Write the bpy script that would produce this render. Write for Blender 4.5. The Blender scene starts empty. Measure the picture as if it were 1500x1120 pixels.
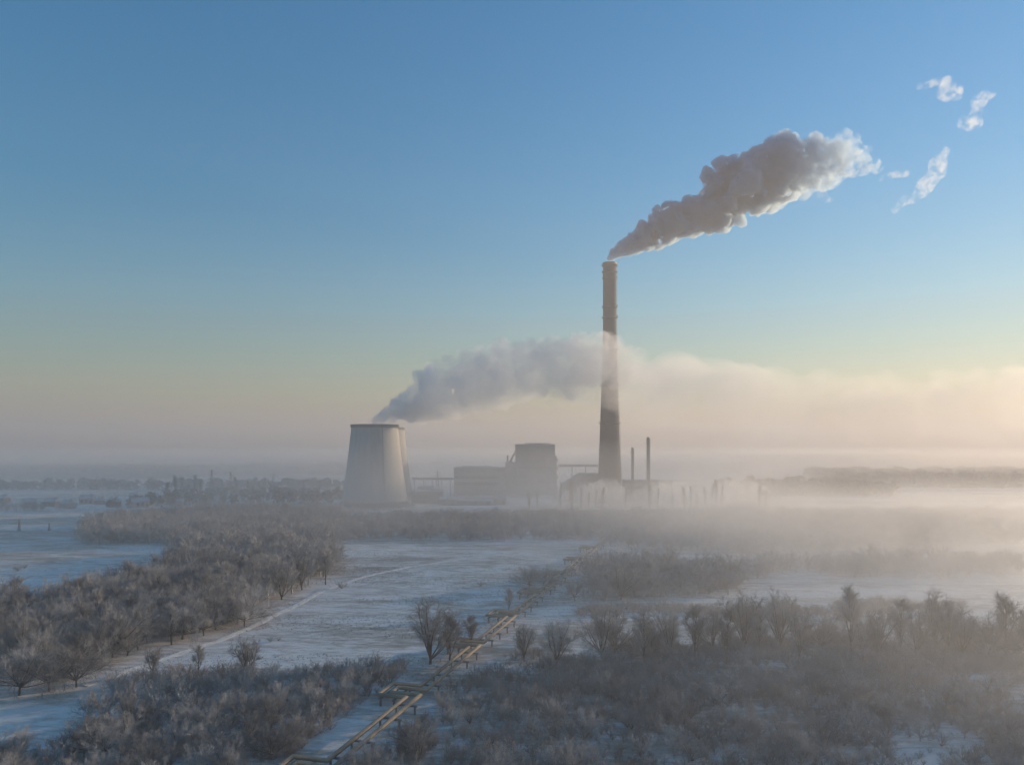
import bpy, bmesh, math, random
import numpy as np
from mathutils import Vector, Matrix, noise as mnoise

S = bpy.context.scene
COL = S.collection
R = math.radians
H = 55.0            # camera height above the plain
F = 1071.0          # focal length in photo pixels (1500 wide)
HZ = 652.0          # photo row of the horizon
SUN_AZ, SUN_EL = R(61.5), R(8.9)
HAZE_COL, HAZE_D, HAZE_G = (0.815, 0.765, 0.735), 0.00053, 0.35


# ---------------------------------------------------------------- helpers
def gx(px, Y):
    return (px - 750.0) / F * Y


def gz(py, Y):
    return H - (py - HZ) / F * Y


def gy(py, z=0.0):
    return (H - z) * F / (py - HZ)


def tag(o, label=None, cat=None, group=None, kind=None):
    if label: o['label'] = label
    if cat: o['category'] = cat
    if group: o['group'] = group
    if kind: o['kind'] = kind
    return o


def link(o, parent=None):
    COL.objects.link(o)
    if parent is not None:
        o.parent = parent
    return o


def empty(name, loc, rz=0.0):
    o = bpy.data.objects.new(name, None)
    o.location = loc
    o.rotation_euler = (0, 0, rz)
    o.empty_display_size = 1
    return link(o)


def np_mesh(name, verts, quads=None, tris=None, smooth=False):
    """mesh from numpy arrays"""
    me = bpy.data.meshes.new(name)
    verts = np.asarray(verts, dtype=np.float32)
    nq = 0 if quads is None else len(quads)
    nt = 0 if tris is None else len(tris)
    me.vertices.add(len(verts))
    me.vertices.foreach_set('co', verts.ravel())
    loops = np.concatenate([np.asarray(a, dtype=np.int32).ravel() for a in (quads, tris) if a is not None and len(a)])
    me.loops.add(len(loops))
    me.loops.foreach_set('vertex_index', loops)
    starts = np.concatenate([np.arange(nq) * 4, nq * 4 + np.arange(nt) * 3]).astype(np.int32)
    me.polygons.add(nq + nt)
    me.polygons.foreach_set('loop_start', starts)
    if smooth:
        me.polygons.foreach_set('use_smooth', np.ones(nq + nt, dtype=bool))
    me.update(calc_edges=True)
    me.validate()
    return me


class MB:
    """collects boxes, tubes, lathes in a bmesh and links them as one object"""
    def __init__(self):
        self.bm = bmesh.new()

    def box(self, c, s, rz=0.0):
        m = Matrix.Translation(c) @ Matrix.Rotation(rz, 4, 'Z') @ Matrix.Diagonal((s[0], s[1], s[2], 1))
        bmesh.ops.create_cube(self.bm, size=1.0, matrix=m)
        return self

    def tube(self, p, q, r0, r1=None, n=8, cap=True):
        p, q = Vector(p), Vector(q)
        d = q - p
        m = Matrix.Translation((p + q) / 2) @ d.to_track_quat('Z', 'Y').to_matrix().to_4x4()
        bmesh.ops.create_cone(self.bm, cap_ends=cap, segments=n, radius1=r0, radius2=r0 if r1 is None else r1,
                              depth=d.length, matrix=m)
        return self

    def lathe(self, prof, n=64, close=False):
        """prof: list of (r, z)"""
        rings = []
        for r, z in prof:
            rings.append([self.bm.verts.new((r * math.cos(2 * math.pi * k / n), r * math.sin(2 * math.pi * k / n), z)) for k in range(n)])
        pairs = list(zip(rings[:-1], rings[1:]))
        if close:
            pairs.append((rings[-1], rings[0]))
        for a, b in pairs:
            for k in range(n):
                self.bm.faces.new((a[k], a[(k + 1) % n], b[(k + 1) % n], b[k]))
        return self

    def poly(self, pts, h):
        """prism: base polygon extruded along vector h"""
        h = Vector(h)
        a = [self.bm.verts.new(p) for p in pts]
        b = [self.bm.verts.new(Vector(p) + h) for p in pts]
        n = len(pts)
        self.bm.faces.new(a)
        self.bm.faces.new(list(reversed(b)))
        for k in range(n):
            self.bm.faces.new((a[k], b[k], b[(k + 1) % n], a[(k + 1) % n]))
        return self

    def build(self, name, mat, parent=None, smooth=False, loc=None):
        bmesh.ops.recalc_face_normals(self.bm, faces=self.bm.faces)
        me = bpy.data.meshes.new(name)
        self.bm.to_mesh(me)
        self.bm.free()
        me.materials.append(mat)
        if smooth:
            me.polygons.foreach_set('use_smooth', np.ones(len(me.polygons), dtype=bool))
        o = bpy.data.objects.new(name, me)
        if loc is not None:
            o.location = loc
        return link(o, parent)


# ---------------------------------------------------------------- materials
def mat_base(name):
    m = bpy.data.materials.new(name)
    m.use_nodes = True
    nt = m.node_tree
    bsdf = nt.nodes['Principled BSDF']
    return m, nt, bsdf


def N(nt, typ, **kw):
    n = nt.nodes.new(typ)
    for k, v in kw.items():
        if k == 'ins':
            for i, val in v.items():
                n.inputs[i].default_value = val
        else:
            setattr(n, k, v)
    return n


def rough_mat(name, c0, c1, scale=0.2, rough=0.8, stretch=(1, 1, 1), metallic=0.0, bump=0.0, coord='Object', per_obj=0.0):
    """two-tone noise material"""
    m, nt, b = mat_base(name)
    tc = N(nt, 'ShaderNodeTexCoord')
    mp = N(nt, 'ShaderNodeMapping')
    mp.inputs['Scale'].default_value = stretch
    nz = N(nt, 'ShaderNodeTexNoise', ins={'Scale': scale, 'Detail': 6.0, 'Roughness': 0.62})
    mr = N(nt, 'ShaderNodeMapRange', ins={'From Min': 0.3, 'From Max': 0.7})
    mx = N(nt, 'ShaderNodeMix', data_type='RGBA')
    mx.inputs['A'].default_value = (*c0, 1)
    mx.inputs['B'].default_value = (*c1, 1)
    L = nt.links.new
    L(tc.outputs[coord], mp.inputs['Vector'])
    L(mp.outputs[0], nz.inputs['Vector'])
    L(nz.outputs['Fac'], mr.inputs['Value'])
    L(mr.outputs[0], mx.inputs['Factor'])
    out = mx.outputs['Result']
    if per_obj:
        oi = N(nt, 'ShaderNodeObjectInfo')
        hv = N(nt, 'ShaderNodeHueSaturation')
        m2 = N(nt, 'ShaderNodeMapRange', ins={'To Min': 1 - per_obj, 'To Max': 1 + per_obj})
        L(oi.outputs['Random'], m2.inputs['Value'])
        L(m2.outputs[0], hv.inputs['Value'])
        L(out, hv.inputs['Color'])
        out = hv.outputs['Color']
    L(out, b.inputs['Base Color'])
    b.inputs['Roughness'].default_value = rough
    b.inputs['Metallic'].default_value = metallic
    if bump:
        bp = N(nt, 'ShaderNodeBump', ins={'Strength': bump, 'Distance': 0.5})
        L(nz.outputs['Fac'], bp.inputs['Height'])
        L(bp.outputs[0], b.inputs['Normal'])
    return m


def volume_mat(name, color, density, aniso, noise_scale=None, lo=0.35, hi=0.65, step=None, xr=None, zr=None, yr=None, erode=None, detail=4.0):
    """steam or smoke: principled volume; noise_scale breaks the density up; xr/zr = list of (pos, factor) along the local axis"""
    m = bpy.data.materials.new(name)
    m.use_nodes = True
    nt = m.node_tree
    nt.nodes.clear()
    L = nt.links.new
    out = N(nt, 'ShaderNodeOutputMaterial')
    pv = N(nt, 'ShaderNodeVolumePrincipled')
    pv.inputs['Color'].default_value = (*color, 1)
    pv.inputs['Density'].default_value = density
    pv.inputs['Anisotropy'].default_value = aniso
    L(pv.outputs[0], out.inputs['Volume'])
    if noise_scale or xr or zr or yr:
        tc = N(nt, 'ShaderNodeTexCoord')
        val = None

        def mul(sock, k=None):
            nonlocal val
            if val is None and k is None:
                val = sock
                return
            mm = N(nt, 'ShaderNodeMath', operation='MULTIPLY')
            L(sock, mm.inputs[0])
            if k is not None:
                mm.inputs[1].default_value = k
            else:
                L(val, mm.inputs[1])
            val = mm.outputs[0]
        if noise_scale:
            nz = N(nt, 'ShaderNodeTexNoise', ins={'Scale': noise_scale, 'Detail': detail, 'Roughness': 0.6, 'Distortion': 0.6})
            L(tc.outputs['Object'], nz.inputs['Vector'])
            mr = N(nt, 'ShaderNodeMapRange', interpolation_type='SMOOTHSTEP', ins={'From Min': lo, 'From Max': hi})
            if erode:      # eat more and more holes downwind
                se = N(nt, 'ShaderNodeSeparateXYZ')
                L(tc.outputs['Object'], se.inputs[0])
                me_ = N(nt, 'ShaderNodeMapRange', interpolation_type='SMOOTHSTEP', ins={'From Min': erode[0], 'From Max': erode[1], 'To Min': 0.0, 'To Max': -erode[2]})
                L(se.outputs['X'], me_.inputs['Value'])
                ad = N(nt, 'ShaderNodeMath', operation='ADD')
                L(nz.outputs['Fac'], ad.inputs[0]); L(me_.outputs[0], ad.inputs[1])
                L(ad.outputs[0], mr.inputs['Value'])
            else:
                L(nz.outputs['Fac'], mr.inputs['Value'])
            mul(mr.outputs[0])
        if xr or zr or yr:
            sp = N(nt, 'ShaderNodeSeparateXYZ')
            L(tc.outputs['Object'], sp.inputs[0])
            for axis, pts in (('X', xr), ('Y', yr), ('Z', zr)):
                if not pts:
                    continue
                a, bq = pts[0][0], pts[-1][0]
                mr = N(nt, 'ShaderNodeMapRange', ins={'From Min': a, 'From Max': bq})
                L(sp.outputs[axis], mr.inputs['Value'])
                fc = N(nt, 'ShaderNodeFloatCurve')
                cv = fc.mapping.curves[0]
                for i, (p, f) in enumerate(pts):
                    u = (p - a) / (bq - a)
                    if i == 0 or i == len(pts) - 1:
                        cv.points[0 if i == 0 else len(cv.points) - 1].location = (u, f)
                    else:
                        cv.points.new(u, f)
                fc.mapping.update()
                L(mr.outputs[0], fc.inputs['Value'])
                mul(fc.outputs[0])
        mul(val, density)
        L(val, pv.inputs['Density'])
        if step:
            m.cycles.volume_step_rate = step
    return m


# ---------------------------------------------------------------- camera, sky, sun
cam = bpy.data.cameras.new('camera')
cam.sensor_fit = 'HORIZONTAL'
cam.sensor_width = 36.0
cam.lens = 36.0 * F / 1500.0
cam.shift_y = (HZ - 560.0) / 1500.0
cam.clip_start = 1.0
cam.clip_end = 60000.0
co = bpy.data.objects.new('camera', cam)
co.location = (0, 0, H)
co.rotation_euler = (R(90), 0, 0)
COL.objects.link(co)
S.camera = co

W = bpy.data.worlds.new('World')
S.world = W
W.use_nodes = True
nt = W.node_tree
bg = nt.nodes['Background']
sky = nt.nodes.new('ShaderNodeTexSky')
sky.sky_type = 'NISHITA'
sky.sun_disc = False
sky.sun_elevation = SUN_EL
sky.sun_rotation = SUN_AZ
sky.altitude = 100
sky.air_density = 1.61
sky.dust_density = 0.0
sky.ozone_density = 4.06
hs = nt.nodes.new('ShaderNodeHueSaturation')
hs.inputs['Saturation'].default_value = 1.325
hs.inputs['Hue'].default_value = 0.4846
nt.links.new(sky.outputs[0], hs.inputs['Color'])
wb = nt.nodes.new('ShaderNodeMix')          # white balance of the sky light
wb.data_type = 'RGBA'
wb.blend_type = 'MULTIPLY'
wb.inputs['Factor'].default_value = 1.0
wb.inputs['B'].default_value = (0.813, 0.924, 1.194, 1)
nt.links.new(hs.outputs[0], wb.inputs['A'])
nt.links.new(wb.outputs['Result'], bg.inputs['Color'])
bg.inputs['Strength'].default_value = 0.121

sl = bpy.data.lights.new('sun', 'SUN')
sl.energy = 4.5
sl.angle = R(0.5)
sl.color = (1.0, 0.765, 0.515)
so = bpy.data.objects.new('sun', sl)
sv = Vector((math.sin(SUN_AZ) * math.cos(SUN_EL), math.cos(SUN_AZ) * math.cos(SUN_EL), math.sin(SUN_EL)))
so.rotation_euler = sv.to_track_quat('Z', 'Y').to_euler()
so.location = (400, 200, 300)
COL.objects.link(so)

S.view_settings.view_transform = 'Standard'
S.view_settings.look = 'None'
S.view_settings.exposure = 0.52
S.view_settings.gamma = 1.0
S.cycles.volume_bounces = 5
S.cycles.max_bounces = 8
S.cycles.diffuse_bounces = 2
S.cycles.use_denoising = True
S.cycles.volume_max_steps = 256

# haze
hz = MB().box((0, 3200, (229.8 - 1.5) / 2), (14000, 9000, 229.8 + 1.5))
haze = hz.build('haze', volume_mat('haze_air', HAZE_COL, HAZE_D, HAZE_G))
tag(haze, kind='stuff', cat='haze', label='pale winter haze lying over the whole plain')

# ---------------------------------------------------------------- ground
g = MB()
g.box((0, 0, -0.5), (1, 1, 1))
g.bm.clear()
n = 60
vs = [[g.bm.verts.new((-9000 + 18000 * i / n, -1500 + 14000 * j / n, 0)) for i in range(n + 1)] for j in range(n + 1)]
for j in range(n):
    for i in range(n):
        g.bm.faces.new((vs[j][i], vs[j][i + 1], vs[j + 1][i + 1], vs[j + 1][i]))
def snow_mat():
    m, nt, b = mat_base('snow')
    L = nt.links.new
    tc = N(nt, 'ShaderNodeTexCoord')
    mp = N(nt, 'ShaderNodeMapping')
    mp.inputs['Rotation'].default_value = (0, 0, 0.5)
    mp.inputs['Scale'].default_value = (0.5, 1.5, 1)
    L(tc.outputs['Object'], mp.inputs['Vector'])
    big = N(nt, 'ShaderNodeTexNoise', ins={'Scale': 0.012, 'Detail': 5.0, 'Roughness': 0.6})
    fine = N(nt, 'ShaderNodeTexNoise', ins={'Scale': 0.35, 'Detail': 8.0, 'Roughness': 0.75})
    mid = N(nt, 'ShaderNodeTexNoise', ins={'Scale': 0.07, 'Detail': 6.0, 'Roughness': 0.65, 'Distortion': 0.8})
    for n_ in (big, fine, mid):
        L(mp.outputs[0], n_.inputs['Vector'])
    a1 = N(nt, 'ShaderNodeMath', operation='MULTIPLY_ADD'); a1.inputs[1].default_value = 0.9; L(big.outputs['Fac'], a1.inputs[0]); L(fine.outputs['Fac'], a1.inputs[2])
    a2 = N(nt, 'ShaderNodeMath', operation='MULTIPLY_ADD'); a2.inputs[1].default_value = 0.8; L(mid.outputs['Fac'], a2.inputs[0]); L(a1.outputs[0], a2.inputs[2])
    mr = N(nt, 'ShaderNodeMapRange', interpolation_type='SMOOTHSTEP', ins={'From Min': 1.17, 'From Max': 1.58})
    L(a2.outputs[0], mr.inputs['Value'])
    mx = N(nt, 'ShaderNodeMix', data_type='RGBA')
    mx.inputs['A'].default_value = (0.90, 0.84, 0.77, 1)
    mx.inputs['B'].default_value = (0.38, 0.315, 0.25, 1)
    L(mr.outputs[0], mx.inputs['Factor'])
    L(mx.outputs['Result'], b.inputs['Base Color'])
    b.inputs['Roughness'].default_value = 0.9
    bp = N(nt, 'ShaderNodeBump', ins={'Strength': 0.6, 'Distance': 0.8})
    L(a2.outputs[0], bp.inputs['Height'])
    L(bp.outputs[0], b.inputs['Normal'])
    return m


ground = g.build('ground', snow_mat())
tag(ground, kind='structure')

# low wooded rises far off
hb = bmesh.new()
M_HILL = rough_mat('far_wooded_rise', (0.13, 0.125, 0.12), (0.26, 0.26, 0.265), scale=0.006, rough=0.95, stretch=(0.4, 1, 1))
nx, ny = 140, 14
hv = []
for j in range(ny + 1):
    r_ = []
    for i in range(nx + 1):
        x = -6800 + 13600 * i / nx
        y = 2700 + 4600 * j / ny
        f = math.sin(math.pi * min(1.0, j / ny)) ** 0.7
        z = -3 + f * (26 + 30 * mnoise.noise(Vector((x * 0.0007, y * 0.0006, 2.0))) + 9 * mnoise.noise(Vector((x * 0.004, y * 0.003, 5.0))))
        r_.append(hb.verts.new((x, y, z)))
    hv.append(r_)
for j in range(ny):
    for i in range(nx):
        hb.faces.new((hv[j][i], hv[j][i + 1], hv[j + 1][i + 1], hv[j + 1][i]))
hme = bpy.data.meshes.new('hills')
hb.to_mesh(hme)
hb.free()
hme.materials.append(M_HILL)
tag(link(bpy.data.objects.new('hills', hme)), kind='structure')

# ---------------------------------------------------------------- power station
M_CONC = rough_mat('weathered_concrete', (0.50, 0.47, 0.43), (0.36, 0.345, 0.325), scale=0.12, rough=0.9, stretch=(1, 1, 0.12), bump=0.15)
M_RIM = rough_mat('stained_rim_concrete', (0.22, 0.215, 0.21), (0.15, 0.15, 0.15), scale=0.2, rough=0.9)
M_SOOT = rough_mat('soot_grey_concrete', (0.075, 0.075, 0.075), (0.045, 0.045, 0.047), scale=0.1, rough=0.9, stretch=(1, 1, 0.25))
M_STEEL = rough_mat('rusty_steel', (0.16, 0.14, 0.13), (0.09, 0.085, 0.08), scale=0.4, rough=0.6, metallic=0.3)
M_CLAD = rough_mat('grey_wall_panels', (0.30, 0.295, 0.28), (0.20, 0.20, 0.195), scale=0.09, rough=0.85, stretch=(1, 1, 0.3))
M_CLAD2 = rough_mat('pale_wall_panels', (0.36, 0.34, 0.31), (0.25, 0.245, 0.235), scale=0.07, rough=0.85, stretch=(1, 1, 0.4))
M_ROOF = rough_mat('snowy_roof', (0.62, 0.62, 0.63), (0.26, 0.25, 0.25), scale=0.12, rough=0.9)
M_GLASS = rough_mat('dusty_glass', (0.06, 0.065, 0.07), (0.12, 0.12, 0.12), scale=0.3, rough=0.25)
M_BRICK = rough_mat('village_brick', (0.42, 0.30, 0.24), (0.30, 0.22, 0.19), scale=0.5, rough=0.9, per_obj=0.35)


def circ(r, a, z):
    return (r * math.cos(a), r * math.sin(a), z)


# cooling towers
TH = 73.0


def tower_r(z):
    # gently concave cone, measured off the silhouette
    zs_, rs_ = (0, 10, 20, 38, 56, 66, TH), (30.4, 28.5, 26.9, 24.3, 22.2, 21.1, 20.6)
    for k in range(len(zs_) - 1):
        if z <= zs_[k + 1]:
            t = (z - zs_[k]) / (zs_[k + 1] - zs_[k])
            return rs_[k] + t * (rs_[k + 1] - rs_[k])
    return rs_[-1]


def make_tower():
    root = empty('cooling_tower', (gx(549, 654), 654, 0))
    prof = [(tower_r(z), z) for z in np.linspace(5.5, TH, 40)]
    prof += [(tower_r(z) - 0.9, z) for z in np.linspace(TH, 5.5, 14)]
    MB().lathe(prof, 96, close=True).build('shell', M_CONC, root, smooth=True)
    rt = tower_r(TH)
    MB().lathe([(rt + 0.003, TH - 2.2), (rt + 0.75, TH - 2.0), (rt + 0.75, TH + 0.5), (rt - 1.0, TH + 0.5), (rt - 1.0, TH + 0.003), (rt - 0.2, TH + 0.003)], 96).build('rim', M_RIM, root)
    c = MB()
    r0, r1 = tower_r(0) + 2.5, tower_r(5.5) - 0.45
    for k in range(36):
        a = 2 * math.pi * k / 36
        for s in (-1, 1):
            c.tube(circ(r0, a, 0), circ(r1, a + s * math.pi / 36, 5.6), 0.35, n=6)
    c.build('column_ring', M_CONC, root)
    MB().lathe([(r0 + 3, 0.02), (r0 + 3, 1.6), (r0 + 2.4, 1.6), (r0 + 2.4, 0.4), (0.1, 0.4)], 72).build('basin', M_CONC, root)
    l = MB()
    al = R(-62)
    for z in np.arange(6, TH - 1, 1.5):
        l.box(Vector(circ(tower_r(z) + 0.45, al, z)), (0.5, 0.9, 0.12), al)
    pts = [circ(tower_r(z) + 0.5, al, z) for z in np.linspace(5, TH + 1, 14)]
    for p, q in zip(pts[:-1], pts[1:]):
        l.tube(p, q, 0.14, n=5)
    l.build('ladder', M_STEEL, root)
    return root


def copy_tree(o, parent=None):
    c = o.copy()
    COL.objects.link(c)
    if parent is not None:
        c.parent = parent
    for ch in list(o.children):
        copy_tree(ch, c)
    return c


t1 = make_tower()
tag(t1, 'nearer concrete cooling tower, sunlit along its edge, with steam pouring from its rim', 'cooling tower', 'cooling towers')
t2 = copy_tree(t1)
t2.location = (gx(562.5, 752), 752, 0)
tag(t2, 'concrete cooling tower almost hidden behind the steaming one, only a sliver showing', 'cooling tower', 'cooling towers')

# chimney
CX, CY = gx(893, 700), 700.0
CH = 229.0


def chim_r(z):
    return 6.35 + 5.6 * max(0.0, 1 - z / 170.0) ** 1.25


ch = empty('chimney', (CX, CY, 0))
tag(ch, 'very tall slender concrete chimney with ringed galleries and smoke leaving its top', 'chimney')
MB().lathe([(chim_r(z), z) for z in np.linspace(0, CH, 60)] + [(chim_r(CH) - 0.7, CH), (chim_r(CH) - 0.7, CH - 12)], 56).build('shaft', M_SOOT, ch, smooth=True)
MB().lathe([(chim_r(CH) + 0.01, CH - 1.4), (chim_r(CH) + 0.45, CH - 1.2), (chim_r(CH) + 0.45, CH + 0.3), (chim_r(CH) - 0.72, CH + 0.3), (chim_r(CH) - 0.72, CH - 0.6)], 56).build('cap', M_STEEL, ch)
MG = rough_mat('gallery_steel', (0.10, 0.095, 0.09), (0.07, 0.07, 0.07), scale=0.5, rough=0.6)
for zg, ov in ((226.6, 1.5), (220.6, 1.3), (214.5, 0.9), (187.0, 1.2), (177.0, 1.3), (146.5, 1.4), (112.0, 1.4), (76.0, 1.4)):
    r = chim_r(zg)
    gb = MB()
    gb.lathe([(r + 0.01, zg - 0.9), (r + ov, zg), (r + ov, zg + 0.22), (r + 0.01, zg + 0.22)], 40)
    for k in range(24):
        a = 2 * math.pi * k / 24
        gb.tube(circ(r + ov - 0.08, a, zg + 0.2), circ(r + ov - 0.08, a, zg + 1.4), 0.05, n=4)
    for zz in (0.8, 1.35):
        gb.lathe([(r + ov - 0.12, zg + zz), (r + ov - 0.04, zg + zz), (r + ov - 0.04, zg + zz + 0.1), (r + ov - 0.12, zg + zz + 0.1)], 40, close=True)
    go = gb.build('gallery', MG, ch)
    if zg in (214.5, 187.0, 177.0, 146.5):
        MB().box((r + ov - 0.4, 0.3, zg + 1.2), (1.3, 1.3, 1.9)).build('warning_lamp', MG, go)
la = MB()
for z in np.arange(2, CH, 1.2):
    la.box((chim_r(z) + 0.35, -0.6, z), (0.6, 0.8, 0.12))
zs = np.linspace(1, CH + 1, 30)
for s in (-1.0, -0.2):
    for p, q in zip(zs[:-1], zs[1:]):
        la.tube((chim_r(p) + 0.6, s, p), (chim_r(q) + 0.6, s, q), 0.07, n=4)
la.build('ladder', MG, ch)


def px_box(mb, x0, x1, ytop, Y, depth, ybot=None, dz=0.0):
    """box whose front face spans photo columns x0..x1 with its top at photo row ytop at distance Y"""
    z1 = gz(ytop, Y)
    z0 = 0.0 if ybot is None else gz(ybot, Y)
    a, b = gx(x0, Y), gx(x1, Y)
    mb.box(((a + b) / 2, Y + depth / 2, (z0 + z1) / 2 + dz), (b - a, depth, z1 - z0))
    return a, b, z0, z1


def part(px, name, mat, parent):
    """build mb px in world coordinates as a child of an unrotated empty"""
    return px.build(name, mat, parent, loc=tuple(-v for v in parent.location))


# boiler house
BY = 812.0
bh = empty('boiler_house', (gx(785, BY), BY, 0))
tag(bh, 'tallest block of the power station, a bulky windowless grey boiler house', 'building')
m = MB(); a, b, z0, z1 = px_box(m, 755, 813, 651.5, BY, 44); part(m, 'wall', M_CLAD, bh)
m = MB(); m.box(((a + b) / 2, BY + 22, z1 + 0.5), (b - a + 1.2, 45.2, 1.0)); m.box(((a + b) / 2 + 3, BY + 15, z1 + 1.6), (b - a - 16, 14, 1.2))
roof = part(m, 'roof', M_ROOF, bh)
m = MB(); m.tube((gx(761, BY), BY + 4, z1 + 1), (gx(761, BY), BY + 4, z1 + 5.5), 0.18, n=5); m.box((gx(761, BY), BY + 4, z1 + 4.5), (1.6, 0.2, 0.2)); part(m, 'roof_mast', MG, roof)
for zz in (14, 30):
    part(MB().box(((a + b) / 2, BY - 0.1, zz), (b - a - 5, 0.25, 0.9)), 'window', M_GLASS, bh)
m = MB()
for k in range(7):
    m.box((a + (b - a) * (k + 0.5) / 7, BY - 0.2, z1 / 2), (0.6, 0.35, z1 - 1))
part(m, 'pilaster', M_CLAD2, bh)
# stair tower and outside pipes on the sunny side
m = MB(); px_box(m, 813.2, 815.6, 667, BY + 8, 9); part(m, 'stair_tower', M_CLAD2, bh)
for k, (yt, yb) in enumerate(((672, 675), (684, 687), (697, 700), (712, 715))):
    m = MB(); px_box(m, 815.65, 817.6, yt, BY + 9, 5, yb)
    part(m, 'balcony', M_STEEL, bh)
# lower annex and sloping coal gallery
m = MB(); aa, ab, _, az = px_box(m, 740, 754.8, 678, BY + 1, 40); part(m, 'annex', M_CLAD2, bh)
m = MB(); m.box(((aa + ab) / 2, BY + 21, az + 0.35), (ab - aa + 0.8, 41, 0.6)); part(m, 'annex_roof', M_ROOF, bh)
m = MB()
y = BY + 12
m.poly([(gx(744.5, y), y, gz(677.5, y)), (gx(748, y), y, gz(677.5, y)), (gx(754.6, y), y, gz(665, y)), (gx(754.6, y), y, gz(660, y))], (0, 5, 0))
part(m, 'coal_gallery', M_CLAD, bh)
m = MB()
for x, yt in ((746.6, 675.5), (749.5, 671)):
    part(MB().tube((gx(x, y), y - .4, gz(677.8, y)), (gx(x, y), y - .4, gz(yt - 1, y)), 0.3, n=5), 'gallery_leg', M_STEEL, bh)
m.tube((gx(743.5, y), y + 8, gz(677.8, y)), (gx(743.5, y), y + 8, gz(667, y)), 0.9, n=10)
part(m, 'vent_duct', M_STEEL, bh)

# turbine hall
TY = 806.0
th = empty('turbine_hall', (gx(705, TY), TY, 0))
tag(th, 'long lower turbine hall with dark window bands joined to the boiler house', 'building')
m = MB(); a, b, z0, z1 = px_box(m, 665, 739.7, 686, TY, 38); part(m, 'wall', M_CLAD2, th)
m = MB(); m.box(((a + b) / 2, TY + 19, z1 + 0.4), (b - a + 1, 39, 0.8)); m.box(((a + b) / 2 - 4, TY + 19, z1 + 1.5), (b - a - 22, 10, 1.6))
roof = part(m, 'roof', M_ROOF, th)
for k in range(5):
    vx = a + 6 + k * 8.5
    part(MB().tube((vx, TY + 8, z1 + 0.8), (vx, TY + 8, z1 + 2.4), 1.0, n=10), 'roof_vent', M_STEEL, roof)
for yt, yb in ((697, 701), (706, 711)):
    m = MB(); px_box(m, 667, 728, yt, TY - 0.2, 0.5, yb); part(m, 'window', M_GLASS, th)
m = MB()
for k in range(12):
    m.box((a + 1.0 + (b - a - 2) * k / 11, TY - 0.25, z1 / 2), (0.6, 0.5, z1 - 0.6))
part(m, 'pilaster', M_CLAD, th)
m = MB(); px_box(m, 726, 739.5, 716, TY - 6, 5.9); part(m, 'lean_to', M_CLAD, th)

# flue gallery between boiler house and chimney
fg = empty('flue_gallery', (gx(850, 705), 705, 0))
tag(fg, 'sloping roofed flue gallery running up to the foot of the tall chimney', 'building')
m = MB(); y = 705
m.poly([(gx(826, y), y, 0), (gx(884, y), y, 0), (gx(884, y), y, gz(694, y)), (gx(850, y), y, gz(694, y)), (gx(826, y), y, gz(709, y))], (0, 14, 0))
part(m, 'wall', M_CLAD, fg)
m = MB()
m.poly([(gx(825, y), y - .5, gz(709.2, y)), (gx(850, y), y - .5, gz(693.8, y)), (gx(884, y), y - .5, gz(693.8, y)), (gx(884, y), y - .5, gz(692.6, y)), (gx(849.5, y), y - .5, gz(692.6, y)), (gx(824.5, y), y - .5, gz(708, y))], (0, 15, 0))
part(m, 'roof', M_ROOF, fg)
for x in (831, 840, 850, 860, 870):
    m = MB(); px_box(m, x, x + 5, 714, y - 0.15, 0.3, 722)
    part(m, 'window', M_GLASS, fg)

cb = empty('conveyor_bridge', (gx(828, 806), 806, 0))
tag(cb, 'thin level conveyor bridge high between the boiler house and the chimney', 'conveyor bridge')
m = MB(); px_box(m, 818.6, 876, 680, 806, 3, 683.5); part(m, 'gallery', M_CLAD2, cb)
for x in (838, 858):
    m = MB(); m.tube((gx(x, 807), 807.5, 0), (gx(x, 807), 807.5, gz(683.6, 806)), 0.5, n=6)
    part(m, 'leg', M_STEEL, cb)

# two thin steel stacks
def steel_stack(px, ytop, Y, r, lab, plat):
    h = gz(ytop, Y)
    e = empty('steel_stack', (gx(px, Y), Y, 0))
    tag(e, lab, 'steel stack', 'thin steel stacks')
    MB().lathe([(r * 1.25, 0), (r, h * 0.35), (r, h), (r - 0.12, h), (r - 0.12, h - 3)], 20).build('pipe', M_STEEL, e, smooth=True)
    for z in plat:
        g_ = MB().lathe([(r + 0.01, z - 0.2), (r + 0.9, z - 0.2), (r + 0.9, z + 0.1), (r + 0.01, z + 0.1)], 20)
        for k in range(10):
            aa_ = 2 * math.pi * k / 10
            g_.tube(circ(r + 0.82, aa_, z), circ(r + 0.82, aa_, z + 1.2), 0.06, n=4)
        g_.lathe([(r + 0.78, z + 1.1), (r + 0.88, z + 1.1), (r + 0.88, z + 1.22), (r + 0.78, z + 1.22)], 20, close=True)
        g_.build('platform', MG, e)
    l_ = MB()
    l_.box((r + 0.5, 0, h / 2), (0.7, 0.7, h - 2))
    l_.build('ladder', MG, e)


steel_stack(926, 655, 704, 0.85, 'shorter of the two thin steel stacks, next to the tall chimney', (48,))
steel_stack(949, 640, 700, 1.25, 'taller of the two thin steel stacks, with platforms near its top', (57, 51, 40))

ph = empty('pump_house', (gx(945, 706), 706, 0))
tag(ph, 'low flat roofed building at the feet of the two thin stacks', 'building')
m = MB(); px_box(m, 915, 985, 704, 706, 16); part(m, 'wall', M_CLAD, ph)
m = MB(); px_box(m, 914, 986, 702.9, 705.4, 17.2, 704); part(m, 'roof', M_ROOF, ph)
m = MB(); px_box(m, 918, 980, 712, 705.8, 0.4, 716); part(m, 'window', M_GLASS, ph)

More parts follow.
